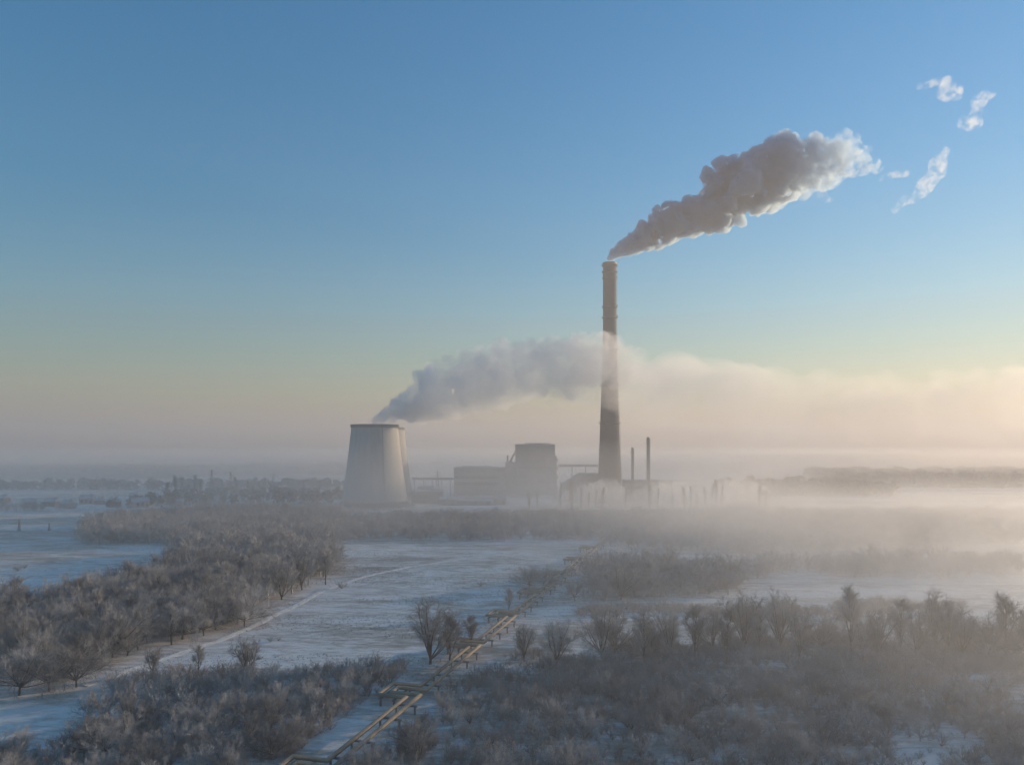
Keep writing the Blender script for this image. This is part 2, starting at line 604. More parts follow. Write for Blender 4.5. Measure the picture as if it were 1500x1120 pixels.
# sheds beside the towers
for x0, x1, yt, Y, lab in ((603, 648, 717, 690, 'long low shed right beside the cooling towers, snow on its roof'),
                           (644, 668, 728, 668, 'small pale shed in front of the turbine hall corner'),
                           (668, 720, 730, 672, 'long low store along the foot of the turbine hall'),
                           (722, 741, 727, 676, 'small workshop below the boiler house annex'),
                           (612, 634, 712, 735, 'shed standing behind the long low shed by the towers')):
    e = empty('shed', (gx((x0 + x1) / 2, Y), Y, 0))
    tag(e, lab, 'shed', 'low sheds at the power station')
    m = MB(); a, b, z0, z1 = px_box(m, x0, x1, yt + 3, Y, 12); part(m, 'wall', M_CLAD2, e)
    m = MB(); m.poly([(a - .4, Y - .6, z1), (a - .4, Y + 12.6, z1), (a - .4, Y + 6, z1 + 2.2)], (b - a + .8, 0, 0)); part(m, 'roof', M_ROOF, e)
    m = MB(); m.box((b - 3.0, Y - 0.08, 1.6), (3.0, 0.2, 3.1)); part(m, 'door', M_STEEL, e)
    for k in range(max(2, int((b - a) / 5)) - 1):
        part(MB().box((a + 3 + k * 5, Y - 0.06, z1 * 0.62), (2.4, 0.16, 1.2)), 'window', M_GLASS, e)

# pipe bridge and lattice pylon between towers and hall
pb = empty('pipe_bridge', (gx(645, 800), 800, 0))
tag(pb, 'raised pipe bridge on thin posts between cooling towers and turbine hall', 'pipe bridge')
m = MB(); y = 800; z = gz(700, y)
m.tube((gx(604, y), y, z), (gx(664.5, y), y, z), 0.55, n=8); m.tube((gx(604, y), y + 1.5, z - 1.6), (gx(664.5, y), y + 1.5, z - 1.6), 0.45, n=8)
m.box((gx(634, y), y + .7, z - 0.85), (gx(664, y) - gx(604, y), 2.4, 0.25))
part(m, 'pipe', M_STEEL, pb)
for x in (607, 620, 633, 647, 660):
    part(MB().box((gx(x, y), y + .7, (z - 1) / 2), (0.5, 1.8, z - 1)), 'leg', M_STEEL, pb)


def pylon(px, ytop, Y, lab, arms=3):
    h = gz(ytop, Y)
    e = empty('lattice_pylon', (gx(px, Y), Y, 0))
    tag(e, lab, 'pylon', 'power line pylons')
    m = MB()
    w = h * 0.09

    def corner(i, z):
        f = 1 - 0.88 * min(1.0, z / (h * 0.92))
        return Vector(((1, 1, -1, -1)[i] * w * f, (1, -1, -1, 1)[i] * w * f, z))
    zs_ = [0, h * .25, h * .45, h * .62, h * .76, h * .88, h]
    for i in range(4):
        for p, q in zip(zs_[:-1], zs_[1:]):
            m.tube(corner(i, p), corner(i, q), 0.11, n=4)
            m.tube(corner(i, p), corner((i + 1) % 4, q), 0.07, n=4)
            m.tube(corner((i + 1) % 4, p), corner(i, q), 0.07, n=4)
    m.build('mast', M_STEEL, e)
    for k in range(arms):
        z_ = h * (0.96 - 0.12 * k)
        ar = MB().box((0, 0, z_), (h * (0.2 + 0.05 * (k == 1)), 0.25, 0.25))
        for s in (-1, 1):
            ar.tube((s * h * 0.1, 0, z_), (s * 0.3, 0, z_ + h * 0.05), 0.06, n=4)
        ar.build('cross_arm', M_STEEL, e)


pylon(641, 690, 730, 'lattice pylon rising above the pipe bridge beside the turbine hall')
pylon(310, 688, 760, 'lattice pylon on the plain, between the village houses and the cooling towers')
pylon(338, 690, 820, 'hazy lattice pylon just behind the first one out on the plain')
pylon(400, 693, 900, 'small faint lattice pylon standing closest to the cooling towers')
pylon(28, 760, 470, 'low dark pylon at the edge of the snowy field, nearest to the frame edge', 2)
pylon(72, 765, 470, 'second low pylon at the edge of the snowy field, nearer the birch wood', 2)

# long concrete fence
fe = empty('concrete_fence', (gx(940, 602), 602, 0))
tag(fe, 'long straight concrete fence in front of the steaming plant yard', 'fence')
m = MB(); a, b, z0, z1 = px_box(m, 768, 1112, 746.5, 602, 0.25); part(m, 'panel_run', M_RIM, fe)
post0 = MB().box((0, 601.9 - 602, z1 / 2 + 0.1), (0.35, 0.5, z1 + 0.2)).build('post', M_CONC, fe)
k = a
while k < b:
    po = post0 if k == a else link(post0.copy(), fe)
    po.location = (k - fe.location.x, 0, 0)
    k += 6

# village houses far across the plain
def make_house():
    e = empty('village_house', (0, 0, 0))
    MB().box((0, 0, 1.9), (9, 7, 3.8)).build('wall', M_BRICK, e)
    r_ = MB().poly([(-4.9, -4.1, 3.81), (-4.9, 4.1, 3.81), (-4.9, 0, 6.6)], (9.8, 0, 0)).build('roof', M_ROOF, e)
    MB().box((2.2, 1.2, 6.2), (0.8, 0.8, 2.2)).build('chimney_pot', M_BRICK, r_)
    for x in (-2.7, 0.2):
        w_ = MB().box((x, -3.52, 2.1), (1.3, 0.12, 1.5)).build('window', M_GLASS, e)
    MB().box((2.9, -3.52, 1.2), (1.2, 0.12, 2.3)).build('door', M_STEEL, e)
    return e


hs0 = make_house()
hl = [(3, 722, 700), (42, 733, 655), (76, 737, 660), (100, 733, 640), (128, 728, 690), (147, 730, 680), (166, 736, 655), (196, 724, 760),
      (205, 738, 650), (222, 727, 720), (243, 716, 860), (258, 735, 670), (331, 727, 740), (415, 708, 900), (432, 706, 930)]
ords = ['first', 'second', 'third', 'fourth', 'fifth', 'sixth', 'seventh', 'eighth', 'ninth', 'tenth', 'eleventh', 'twelfth', 'thirteenth', 'fourteenth', 'fifteenth',
        'sixteenth', 'seventeenth', 'eighteenth', 'nineteenth', 'twentieth', 'twenty-first', 'twenty-second', 'twenty-third', 'twenty-fourth', 'twenty-fifth', 'twenty-sixth', 'twenty-seventh', 'twenty-eighth', 'twenty-ninth', 'thirtieth']
random.seed(11)
for i, (px, py, Y) in enumerate(hl):
    h_ = hs0 if i == 0 else copy_tree(hs0)
    h_.location = (gx(px, Y), Y, 0)
    h_.rotation_euler.z = random.uniform(-0.9, 0.9)
    s_ = random.uniform(0.9, 1.4)
    h_.scale = (s_, s_, s_)
    if i == len(hl) - 1:
        lab = 'tiny house nearest to the cooling towers, last of the hazy village row'
    else:
        lab = 'tiny snow roofed village house, %s along the row from the frame edge towards the towers' % ords[i]
    tag(h_, lab, 'house', 'village houses beyond the snowy field')

# one lit lamp by the village
lp = empty('street_lamp', (gx(299, 700), 700, 0))
tag(lp, 'single lit lamp on a thin post among the trees before the pylon', 'street lamp')
lx, ly = 0, 0
MB().tube((0, 0, 0), (0, 0, 8.6), 0.14, 0.08, n=6).build('post', M_STEEL, lp)
ml, ntl, bl = mat_base('lamp_glow')
bl.inputs['Emission Color'].default_value = (1.0, 0.86, 0.62, 1)
bl.inputs['Emission Strength'].default_value = 1.6
MB().box((0, -0.5, 8.7), (0.7, 1.0, 0.5)).build('lamp_head', ml, lp)

# ---------------------------------------------------------------- heating pipeline
M_PIPE = rough_mat('yellowed_pipe_lagging', (0.42, 0.31, 0.19), (0.19, 0.15, 0.115), scale=0.22, rough=0.65, bump=0.25)
D2 = Vector((0.274, 0.962, 0)).normalized()
L2 = Vector((-D2.y, D2.x, 0))
P0 = Vector((-15.8, 167.0, 0))
loops_Y = [118, 156, 194, 228, 263, 301, 339, 377]


def route(off, inner):
    """points of one pipe; off = metres to the left of the base line"""
    pts = [P0 + D2 * (60 - P0.y) / D2.y + L2 * off]
    for Y in loops_Y:
        s = (Y - P0.y) / D2.y
        hw, out = (1.7, 6.6) if inner else (3.8, 8.7)
        for ds, o in ((-hw, off), (-hw, out), (hw, out), (hw, off)):
            pts.append(P0 + D2 * (s + ds) + L2 * o)
    pts.append(P0 + D2 * (430 - P0.y) / D2.y + L2 * off)
    return [p + Vector((0, 0, 2.3)) for p in pts]


def sweep(pts, r, n=14):
    vs_, fs_ = [], []
    k = len(pts)
    d0 = (pts[1] - pts[0]).normalized()
    up = Vector((0, 0, 1))
    ring = None
    for i in range(k):
        din = (pts[i] - pts[i - 1]).normalized() if i else d0
        dout = (pts[i + 1] - pts[i]).normalized() if i < k - 1 else din
        bn = (din + dout).normalized()
        side = din.cross(up).normalized()
        for j in range(n):
            a_ = 2 * math.pi * j / n
            q = side * math.cos(a_) * r + up * math.sin(a_) * r
            q = q - din * (q.dot(bn) / din.dot(bn))
            vs_.append(pts[i] + q)
        if i:
            for j in range(n):
                fs_.append(((i - 1) * n + j, (i - 1) * n + (j + 1) % n, i * n + (j + 1) % n, i * n + j))
    return vs_, fs_


pl = empty('heating_pipeline', (P0.x, P0.y, 0))
tag(pl, 'pair of yellowed raised heating pipes with sideways expansion loops crossing the snow', 'pipeline')
for off, inner in ((0.0, True), (2.3, False)):
    v_, f_ = sweep(route(off, inner), 0.42)
    me = bpy.data.meshes.new('pipe')
    me.from_pydata([tuple(p - P0) for p in v_], [], f_)
    me.polygons.foreach_set('use_smooth', np.ones(len(me.polygons), dtype=bool))
    me.materials.append(M_PIPE)
    link(bpy.data.objects.new('pipe', me), pl)
sup = MB()
for s in (-0.9, 3.2):
    sup.box((L2.x * s, L2.y * s, 0.8), (0.35, 0.35, 1.6), math.atan2(D2.y, D2.x))
sup.box((L2.x * 1.15, L2.y * 1.15, 1.66), (5.0, 0.4, 0.3), math.atan2(L2.y, L2.x))
sup = sup.build('support', M_RIM, pl)
first = True
for i, Y in enumerate(loops_Y):
    for dd in (-14, -6.5, 6.5, 14):
        s = (Y - P0.y) / D2.y + dd
        o = sup if first else sup.copy()
        if not first:
            link(o, pl)
        first = False
        o.location = D2 * s
    s = (Y - P0.y) / D2.y
    dk = MB()
    for o_ in (4.9, 8.0):
        for ds in (-4.0, 4.0):
            c = D2 * (s + ds) + L2 * o_
            dk.box((c.x, c.y, 0.8), (0.4, 0.4, 1.6), math.atan2(D2.y, D2.x))
        c = D2 * s + L2 * o_
        dk.box((c.x, c.y, 1.63), (9.4, 0.4, 0.3), math.atan2(D2.y, D2.x))
    dk.build('loop_frame', M_RIM, pl)

# ---------------------------------------------------------------- smoke and steam
_b = bmesh.new()
bmesh.ops.create_icosphere(_b, subdivisions=2, radius=1.0)
_b.verts.index_update()
ICO_V = np.array([tuple(v.co) for v in _b.verts])
ICO_T = np.array([[v.index for v in f.verts] for f in _b.faces])
_b.free()


def blob_volume(name, blobs, voxel, mat, origin, amp=0.0, nscale=0.1, seed=0, zfloor=None):
    """union of many spheres, remeshed to one closed lumpy skin filled with a volume"""
    C_ = np.array([tuple(Vector(c) - Vector(origin)) for c, r in blobs])
    R_ = np.array([r for c, r in blobs])
    V_ = (C_[:, None, :] + ICO_V[None] * R_[:, None, None]).reshape(-1, 3)
    T_ = (ICO_T[None] + (np.arange(len(C_)) * len(ICO_V))[:, None, None]).reshape(-1, 3)
    me = np_mesh('tmp', V_, None, T_)
    o = bpy.data.objects.new('tmp', me)
    COL.objects.link(o)
    md = o.modifiers.new('r', 'REMESH')
    md.mode = 'VOXEL'
    md.voxel_size = voxel
    dg = bpy.context.evaluated_depsgraph_get()
    me2 = bpy.data.meshes.new_from_object(o.evaluated_get(dg))
    bpy.data.objects.remove(o)
    bpy.data.meshes.remove(me)
    if amp:
        nv = len(me2.vertices)
        cs = np.empty(nv * 3, dtype=np.float32); me2.vertices.foreach_get('co', cs); cs = cs.reshape(-1, 3)
        ns = np.empty(nv * 3, dtype=np.float32); me2.vertices.foreach_get('normal', ns); ns = ns.reshape(-1, 3)
        so_ = Vector((seed * 13.1, seed * 7.7, seed * 3.3))
        d = np.empty(nv, dtype=np.float32)
        for i_, c in enumerate(cs):
            v_ = Vector(c) * nscale + so_
            d[i_] = 1.5 * abs(mnoise.noise(v_)) + 0.85 * abs(mnoise.noise(v_ * 2.1)) + 0.45 * abs(mnoise.noise(v_ * 4.3)) + 0.22 * abs(mnoise.noise(v_ * 8.5)) - 0.7
        cs = cs + ns * (d * amp * np.minimum(1.0, 0.15 + (cs[:, 0] - cs[:, 0].min()) / 60.0))[:, None]
        if zfloor is not None:
            cs[:, 2] = np.maximum(cs[:, 2], zfloor - origin[2])
        me2.vertices.foreach_set('co', cs.ravel())
    me2.name = name
    me2.materials.clear()
    me2.materials.append(mat)
    me2.polygons.foreach_set('use_smooth', np.ones(len(me2.polygons), dtype=bool))
    me2.update()
    ob = bpy.data.objects.new(name, me2)
    ob.location = origin
    return link(ob)


def spine_blobs(sp, Yf, seed, big=0.62, sub=26, ter=20, step=0.45, lift=0.0, subr=(0.16, 0.34), zmin=None):
    """sp: (photo x, photo y of the axis, half height) -> spheres following that plume at distance Yf(px)"""
    rg = random.Random(seed)
    out = []
    xs = [p[0] for p in sp]

    def at(x):
        for p, q in zip(sp[:-1], sp[1:]):
            if p[0] <= x <= q[0]:
                t = (x - p[0]) / (q[0] - p[0])
                return p[1] + t * (q[1] - p[1]), p[2] + t * (q[2] - p[2])
        return sp[-1][1], sp[-1][2]
    x = xs[0]
    while x <= xs[-1]:
        cy_, h_ = at(x)
        Y = Yf(x)
        k = Y / F
        c = Vector((gx(x, Y), Y, gz(cy_, Y)))
        hr = h_ * k
        for _ in range(2):
            rr = hr * big * rg.uniform(0.8, 1.1)
            j = Vector((rg.uniform(-.3, .3), rg.uniform(-.45, .45), rg.uniform(-.3, .3))) * hr
            out.append((c + j, rr))
        for n_, (r0, r1) in ((sub, subr), (ter, (subr[0] * .5, subr[0] * 1.1))):
            for _ in range(int(n_ * min(1.0, step * 2))):
                d = Vector((rg.gauss(0, 1), rg.gauss(0, 1), rg.gauss(0, 1) + lift)).normalized()
                rr = hr * rg.uniform(r0, r1)
                out.append((c + d * (hr - rr) * rg.uniform(0.85, 1.02), rr))
        x += max(3.0, h_ * step)
    if zmin is not None:
        out = [(c, r) for c, r in out if c.z - r > zmin]
    return out


# dark billowing chimney smoke, starts just over the lip
sp = [(893, 379, 5), (903, 370, 10), (915, 363, 15), (930, 355, 20), (950, 344, 26), (985, 324, 36), (1010, 319, 31), (1035, 318, 29), (1052, 300, 42), (1072, 280, 58),
      (1100, 272, 52), (1128, 262, 56), (1150, 250, 58), (1178, 246, 54), (1205, 238, 44), (1235, 232, 38), (1258, 236, 24), (1275, 243, 15), (1292, 246, 8)]
bl_ = spine_blobs(sp, lambda x: 700 + (x - 893) * 0.12, 5, zmin=CH + 2.2, sub=16, ter=16, big=0.55, subr=(0.2, 0.42))
M_SMOKE = volume_mat('chimney_smoke', (0.62, 0.745, 0.85), 0.5, 0.55, noise_scale=0.10, lo=0.33, hi=0.47, step=0.02, erode=(125, 275, 0.14), detail=6.0,
                     xr=[(0, 1.0), (90, 0.8), (160, 0.5), (200, 0.3), (262, 0.16)])
smoke = blob_volume('smoke_plume', bl_, 1.15, M_SMOKE, (CX, CY, CH), amp=5.0, nscale=0.055, seed=2, zfloor=CH + 1.4)
tag(smoke, 'thick grey and white smoke plume drifting away from the tall chimney', 'smoke')

# torn wisps far downwind
M_WISP = volume_mat('torn_smoke', (0.96, 0.96, 0.96), 0.06, 0.4, noise_scale=0.12, lo=0.44, hi=0.68, step=0.05, detail=6.0)
wz = [([(1345, 127, 5), (1362, 124, 6), (1378, 119, 6), (1390, 131, 15), (1400, 138, 12)], 'upper torn scrap of smoke, at the far end of the drifting plume'),
      ([(1404, 185, 3), (1416, 178, 10), (1424, 184, 11), (1432, 165, 10), (1440, 142, 12), (1452, 140, 5)], 'bright curled scrap of smoke, highest and farthest from the chimney'),
      ([(1312, 306, 6), (1324, 294, 8), (1338, 292, 7), (1352, 276, 11), (1364, 262, 14), (1376, 240, 13), (1386, 222, 10)], 'long faint trail of torn smoke below the two bright scraps'),
      ([(1196, 270, 6), (1203, 284, 8), (1212, 293, 6), (1222, 290, 3)], 'small hooked wisp hanging under the end of the thick plume'),
      ([(1290, 262, 4), (1308, 256, 6), (1330, 254, 5)], 'tiny faded wisp just past the end of the thick plume')]
for i, (spw, lab) in enumerate(wz):
    Yw = 740
    b_ = spine_blobs(spw, lambda x: Yw, 40 + i, big=1.0, sub=10, ter=4, step=0.6)
    o_ = (gx(spw[0][0], Yw), Yw, gz(spw[0][1], Yw))
    tag(blob_volume('smoke_wisp', b_, 1.6, M_WISP, o_, amp=2.0, nscale=0.12, seed=9 + i), lab, 'smoke', 'torn smoke wisps')

# cooling tower steam
sp = [(546, 617, 7), (560, 612, 12), (575, 606, 17), (592, 597, 25), (620, 590, 31), (650, 566, 56), (690, 562, 52), (735, 548, 56), (780, 546, 50), (830, 537, 51), (878, 528, 50), (905, 532, 40), (940, 548, 26), (975, 556, 18)]
bl_ = spine_blobs(sp, lambda x: 655 + (x - 552) * 0.06, 21, sub=24, ter=14, zmin=TH - 6)
o_ = (gx(552, 655), 655, TH)
M_STEAM = volume_mat('tower_steam', (0.985, 0.975, 0.965), 0.22, 0.4, noise_scale=0.045, lo=0.26, hi=0.60, step=0.03,
                     xr=[(0, 1.0), (30, 0.75), (60, 0.38), (100, 0.26), (150, 0.27), (205, 0.22), (255, 0.03)])
steam = blob_volume('steam_plume', bl_, 1.8, M_STEAM, o_, amp=6.0, nscale=0.045, seed=5)
tag(steam, 'broad pinkish steam plume rolling from the cooling tower to the chimney', 'steam')

# low bank of steam spreading downwind of the chimney
sp = [(840, 590, 40), (900, 575, 52), (950, 574, 58), (1010, 578, 66), (1070, 586, 62), (1120, 594, 56), (1180, 600, 52), (1260, 598, 54), (1340, 594, 56), (1420, 590, 58), (1520, 586, 62)]
bl_ = spine_blobs(sp, lambda x: 1120, 33, big=0.8, sub=14, ter=4, step=0.5, subr=(0.2, 0.4))
M_BANK = volume_mat('steam_bank_air', (0.99, 0.97, 0.94), 0.014, 0.45, noise_scale=0.012, lo=0.25, hi=0.75, step=0.05, xr=[(0, 0.2), (60, 0.6), (120, 1.0), (760, 1.0)],
                    zr=[(-108, 0.0), (-70, 0.15), (-25, 0.5), (10, 0.85), (42, 1.0), (66, 0.55), (90, 0.0)])
bank = blob_volume('steam_bank', bl_, 4.5, M_BANK, (gx(840, 1120), 1120, gz(585, 1120)), amp=7, nscale=0.024, seed=7)
tag(bank, 'wide soft bank of sunlit steam stretching away behind the chimney', 'steam')

# thin veil of steam drifting across the middle of the chimney
sp = [(842, 560, 20), (862, 558, 38), (885, 560, 48), (910, 562, 44), (935, 566, 30), (955, 570, 16)]
bl_ = spine_blobs(sp, lambda x: 668, 34, big=0.75, sub=12, ter=4, step=0.45)
M_VEIL = volume_mat('steam_veil', (0.99, 0.975, 0.95), 0.020, 0.4, noise_scale=0.04, lo=0.2, hi=0.7, step=0.06,
                    zr=[(-36, 0.0), (-18, 0.6), (5, 1.0), (22, 0.5), (36, 0.0)])
tag(blob_volume('steam_cloud', bl_, 2.2, M_VEIL, (gx(842, 668), 668, gz(562, 668)), amp=3, nscale=0.06, seed=37),
    'thin veil of steam drifting across the middle of the tall chimney', 'steam')

sp = [(1000, 690, 8), (1040, 668, 18), (1075, 650, 26), (1110, 640, 30), (1150, 632, 26), (1190, 632, 18), (1230, 636, 9)]
bl_ = spine_blobs(sp, lambda x: 690, 35, big=0.7, sub=18, ter=6, step=0.5)
M_GREY = volume_mat('grey_drift', (0.93, 0.925, 0.92), 0.012, 0.3, noise_scale=0.05, lo=0.3, hi=0.7, step=0.06)
tag(blob_volume('steam_drift', bl_, 2.0, M_GREY, (gx(1000, 690), 690, gz(690, 690)), amp=3, nscale=0.06, seed=8),
    'greyish slanting drift of steam above the poplars beside the thin stacks', 'steam')

M_LOW = volume_mat('ground_steam', (0.99, 0.975, 0.95), 0.07, 0.4, noise_scale=0.06, lo=0.3, hi=0.7, step=0.08)
for i, (spw, Yw, lab) in enumerate((
        ([(770, 742, 5), (783, 736, 10), (800, 734, 12), (815, 738, 7)], 640, 'small bright steam puff on the ground before the boiler house'),
        ([(822, 734, 12), (845, 726, 19), (870, 722, 22), (895, 720, 24), (915, 726, 17)], 650, 'low steam cloud wrapping the foot of the tall chimney'),
        ([(925, 734, 12), (950, 724, 20), (975, 718, 24), (1000, 722, 20), (1020, 730, 12)], 655, 'low steam cloud beneath the two thin stacks'),
        ([(1022, 732, 12), (1045, 722, 20), (1070, 714, 24), (1095, 716, 18), (1120, 722, 10)], 665, 'low steam cloud behind the poplars at the far fence end'))):
    b_ = spine_blobs(spw, lambda x: Yw, 60 + i, big=0.7, sub=14, ter=6, step=0.5, zmin=-3)
    tag(blob_volume('steam_cloud', b_, 1.6, M_LOW, (gx(spw[0][0], Yw), Yw, gz(spw[0][1], Yw)), amp=2, nscale=0.1, seed=20 + i), lab, 'steam', 'low steam clouds in the plant yard')

# fog lying on the far plain, and a thinner patch over the misty woods
M_FOG = volume_mat('plain_fog', (0.95, 0.91, 0.88), 0.0025, 0.42)
fog = MB().box((0, 3300, 20.5), (12500, 4900, 47.0)).build('mist', M_FOG)
tag(fog, 'flat layer of ground fog hiding the far plain behind the power station', 'mist', kind='stuff')
M_PATCH = volume_mat('patchy_fog', (0.985, 0.965, 0.94), 0.0128, 0.5, noise_scale=0.011, lo=0.22, hi=0.72, step=0.12,
                     xr=[(0, 0.0), (50, 0.3), (130, 0.8), (330, 1.0), (720, 1.0)], yr=[(0, 0.9), (40, 1.0), (180, 1.0), (470, 1.0), (530, 0.0)],
                     zr=[(0, 1.0), (10, 0.85), (20, 0.4), (32, 0.0)])
o_ = MB().box((360, 265, 15.75), (720, 530, 32.5)).build('mist', M_PATCH, loc=(-20, 108, 0))
tag(o_, 'low drifting ground fog over the hazy woods before the plant fence', 'mist', kind='stuff')
M_BELT = volume_mat('plant_fog', (0.97, 0.945, 0.92), 0.0046, 0.42, noise_scale=0.009, lo=0.2, hi=0.75, step=0.12,
                    xr=[(0, 0.5), (400, 0.6), (600, 1.0), (900, 1.0), (1050, 0.0)], yr=[(0, 0.0), (80, 0.45), (200, 0.8), (320, 1.0), (500, 1.0), (570, 0.6)],
                    zr=[(0, 1.0), (20, 0.75), (40, 0.4), (60, 0.0)])
o_ = MB().box((525, 285, 29.75), (1050, 570, 60.5)).build('mist', M_BELT, loc=(-780, 285, 0))
tag(o_, 'pale morning fog hanging round the cooling towers and the plant buildings', 'mist', kind='stuff')

# ---------------------------------------------------------------- trees
M_BARK = rough_mat('dark_bark', (0.085, 0.072, 0.062), (0.045, 0.04, 0.037), scale=1.5, rough=0.95, per_obj=0.25)
M_TWIG = rough_mat('frosted_twigs', (0.46, 0.445, 0.435), (0.16, 0.152, 0.148), scale=0.16, rough=0.95, per_obj=0.4)
M_BRUSH = rough_mat('brown_brush', (0.42, 0.385, 0.36), (0.17, 0.153, 0.142), scale=0.12, rough=0.95, per_obj=0.3)
M_EVER = rough_mat('far_woodland', (0.15, 0.145, 0.14), (0.08, 0.077, 0.075), scale=0.05, rough=0.95)


def unit(v):
    return v / (np.linalg.norm(v) + 1e-9)


def perp_dir(rng, d, ang):
    """direction at angle ang from d, random side"""
    a = unit(np.cross(d, rng.normal(size=3)))
    return unit(d * math.cos(ang) + a * math.sin(ang))


def gen_tree(seed, kind, lod=1.0):
    """unit-height bare tree: list of segments (p, q, r0, r1, level)"""
    rng = np.random.default_rng(seed)
    segs = []
    K = dict(spread=dict(tr=0.08, limbs=11, lang=(8, 50), ll=(0.62, 0.9), subs=10, sl=0.24, sang=36, tw=11, tl=0.11, up=0.07),
             upright=dict(tr=0.14, limbs=16, lang=(14, 40), ll=(0.35, 0.62), subs=8, sl=0.2, sang=32, tw=10, tl=0.10, up=0.14),
             round=dict(tr=0.14, limbs=14, lang=(6, 88), ll=(0.42, 0.66), subs=10, sl=0.24, sang=48, tw=11, tl=0.13, up=0.05),
             shrub=dict(tr=0.03, limbs=12, lang=(8, 58), ll=(0.6, 0.9), subs=6, sl=0.34, sang=34, tw=8, tl=0.2, up=0.06),
             poplar=dict(tr=0.05, limbs=32, lang=(8, 22), ll=(0.15, 0.28), subs=5, sl=0.12, sang=22, tw=4, tl=0.07, up=0.2))[kind]

    def path(p, d, L, r0, r1, n, lev, up, jit):
        pts = [p]
        for i in range(n):
            d = unit(d + rng.normal(size=3) * jit + np.array([0, 0, up]))
            q = p + d * L / n
            f0, f1 = i / n, (i + 1) / n
            segs.append((p, q, r0 + (r1 - r0) * f0, r0 + (r1 - r0) * f1, lev))
            p = q
            pts.append(p)
        return pts, d
    leader = kind in ('upright', 'poplar')
    tp, td = path(np.zeros(3), np.array([rng.normal() * .02, rng.normal() * .02, 1.0]), 0.94 if leader else K['tr'], 0.019 if kind != 'shrub' else 0.012, 0.003 if leader else 0.015, 6 if leader else 2, 0, 0.0, 0.012 if kind == 'poplar' else 0.05)
    for i in range(K['limbs']):
        if leader:
            f = K['tr'] + (0.86 - K['tr']) * (i + rng.random()) / K['limbs']
            idx = min(len(tp) - 2, int(f * (len(tp) - 1)))
            b = tp[idx] + (tp[idx + 1] - tp[idx]) * (f * (len(tp) - 1) - idx)
            ll = rng.uniform(*K['ll']) * (1.0 - 0.62 * f if kind == 'upright' else 0.7 + 0.5 * math.sin(math.pi * f) - 0.45 * f)
        else:
            b = tp[-1] * rng.uniform(0.7, 1.0)
            ll = rng.uniform(*K['ll'])
        az = 2 * math.pi * (i * 0.381966 + rng.random() * 0.12)
        an = R(rng.uniform(*K['lang']))
        d = np.array([math.sin(an) * math.cos(az), math.sin(an) * math.sin(az), math.cos(an)])
        lp_, ld = path(b, d, ll, 0.0085 * (0.5 + ll), 0.0028, 4, 1, K['up'], 0.13)
        for j in range(max(2, int(K['subs'] * (0.6 + 0.6 * ll) + 0.5))):
            f = rng.uniform(0.22, 1.0)
            idx = min(3, int(f * 4))
            sb = lp_[idx] + (lp_[idx + 1] - lp_[idx]) * (f * 4 - idx)
            dd = unit(lp_[idx + 1] - lp_[idx])
            sl_ = K['sl'] * rng.uniform(0.6, 1.15) * (1.15 - 0.5 * f)
            s_p, s_d = path(sb, perp_dir(rng, dd, R(K['sang'] * rng.uniform(0.5, 1.3))), sl_, 0.0034, 0.0016, 2, 2, K['up'] * 0.7, 0.16)
            for t in range(max(1, int(K['tw'] * lod))):
                f2 = rng.uniform(0.15, 1.0)
                i2 = min(1, int(f2 * 2))
                tb = s_p[i2] + (s_p[i2 + 1] - s_p[i2]) * (f2 * 2 - i2)
                td_ = unit(s_p[i2 + 1] - s_p[i2])
                t_d = perp_dir(rng, td_, R(rng.uniform(15, 55)))
                w = 0.0019 / math.sqrt(lod)
                q, _ = path(tb, t_d, K['tl'] * rng.uniform(0.5, 1.2), w, w * 0.5, 1, 3, 0.05, 0.1)
                if lod > 0.6:
                    for _ in range(2):
                        m_ = tb + (q[1] - tb) * rng.uniform(0.3, 0.9)
                        path(m_, perp_dir(rng, t_d, R(rng.uniform(20, 50))), K['tl'] * rng.uniform(0.35, 0.7), w * 0.8, w * 0.4, 1, 3, 0.05, 0.1)
    zmax = max(max(s[0][2], s[1][2]) for s in segs)
    return [(p / zmax, q / zmax, a, b, l) for p, q, a, b, l in segs]


def segs_mesh(segs, sides):
    """tapered prisms for all segments -> (verts, quads)"""
    n = len(segs)
    P = np.array([s[0] for s in segs]); Q = np.array([s[1] for s in segs])
    r0 = np.array([s[2] for s in segs]); r1 = np.array([s[3] for s in segs])
    D = Q - P
    D /= np.linalg.norm(D, axis=1, keepdims=True) + 1e-9
    ref = np.where(np.abs(D[:, 2:3]) > 0.9, np.array([[1.0, 0, 0]]), np.array([[0, 0, 1.0]]))
    A = np.cross(D, ref); A /= np.linalg.norm(A, axis=1, keepdims=True) + 1e-9
    B = np.cross(D, A)
    V = np.zeros((n, 2 * sides, 3))
    for k in range(sides):
        a = 2 * math.pi * k / sides
        o = A * math.cos(a) + B * math.sin(a)
        V[:, k] = P + o * r0[:, None]
        V[:, sides + k] = Q + o * r1[:, None]
    base = (np.arange(n) * 2 * sides)[:, None]
    qs = [base + np.array([[k, (k + 1) % sides, sides + (k + 1) % sides, sides + k]]) for k in range(sides)]
    return V.reshape(-1, 3), np.stack(qs, 1).reshape(-1, 4)


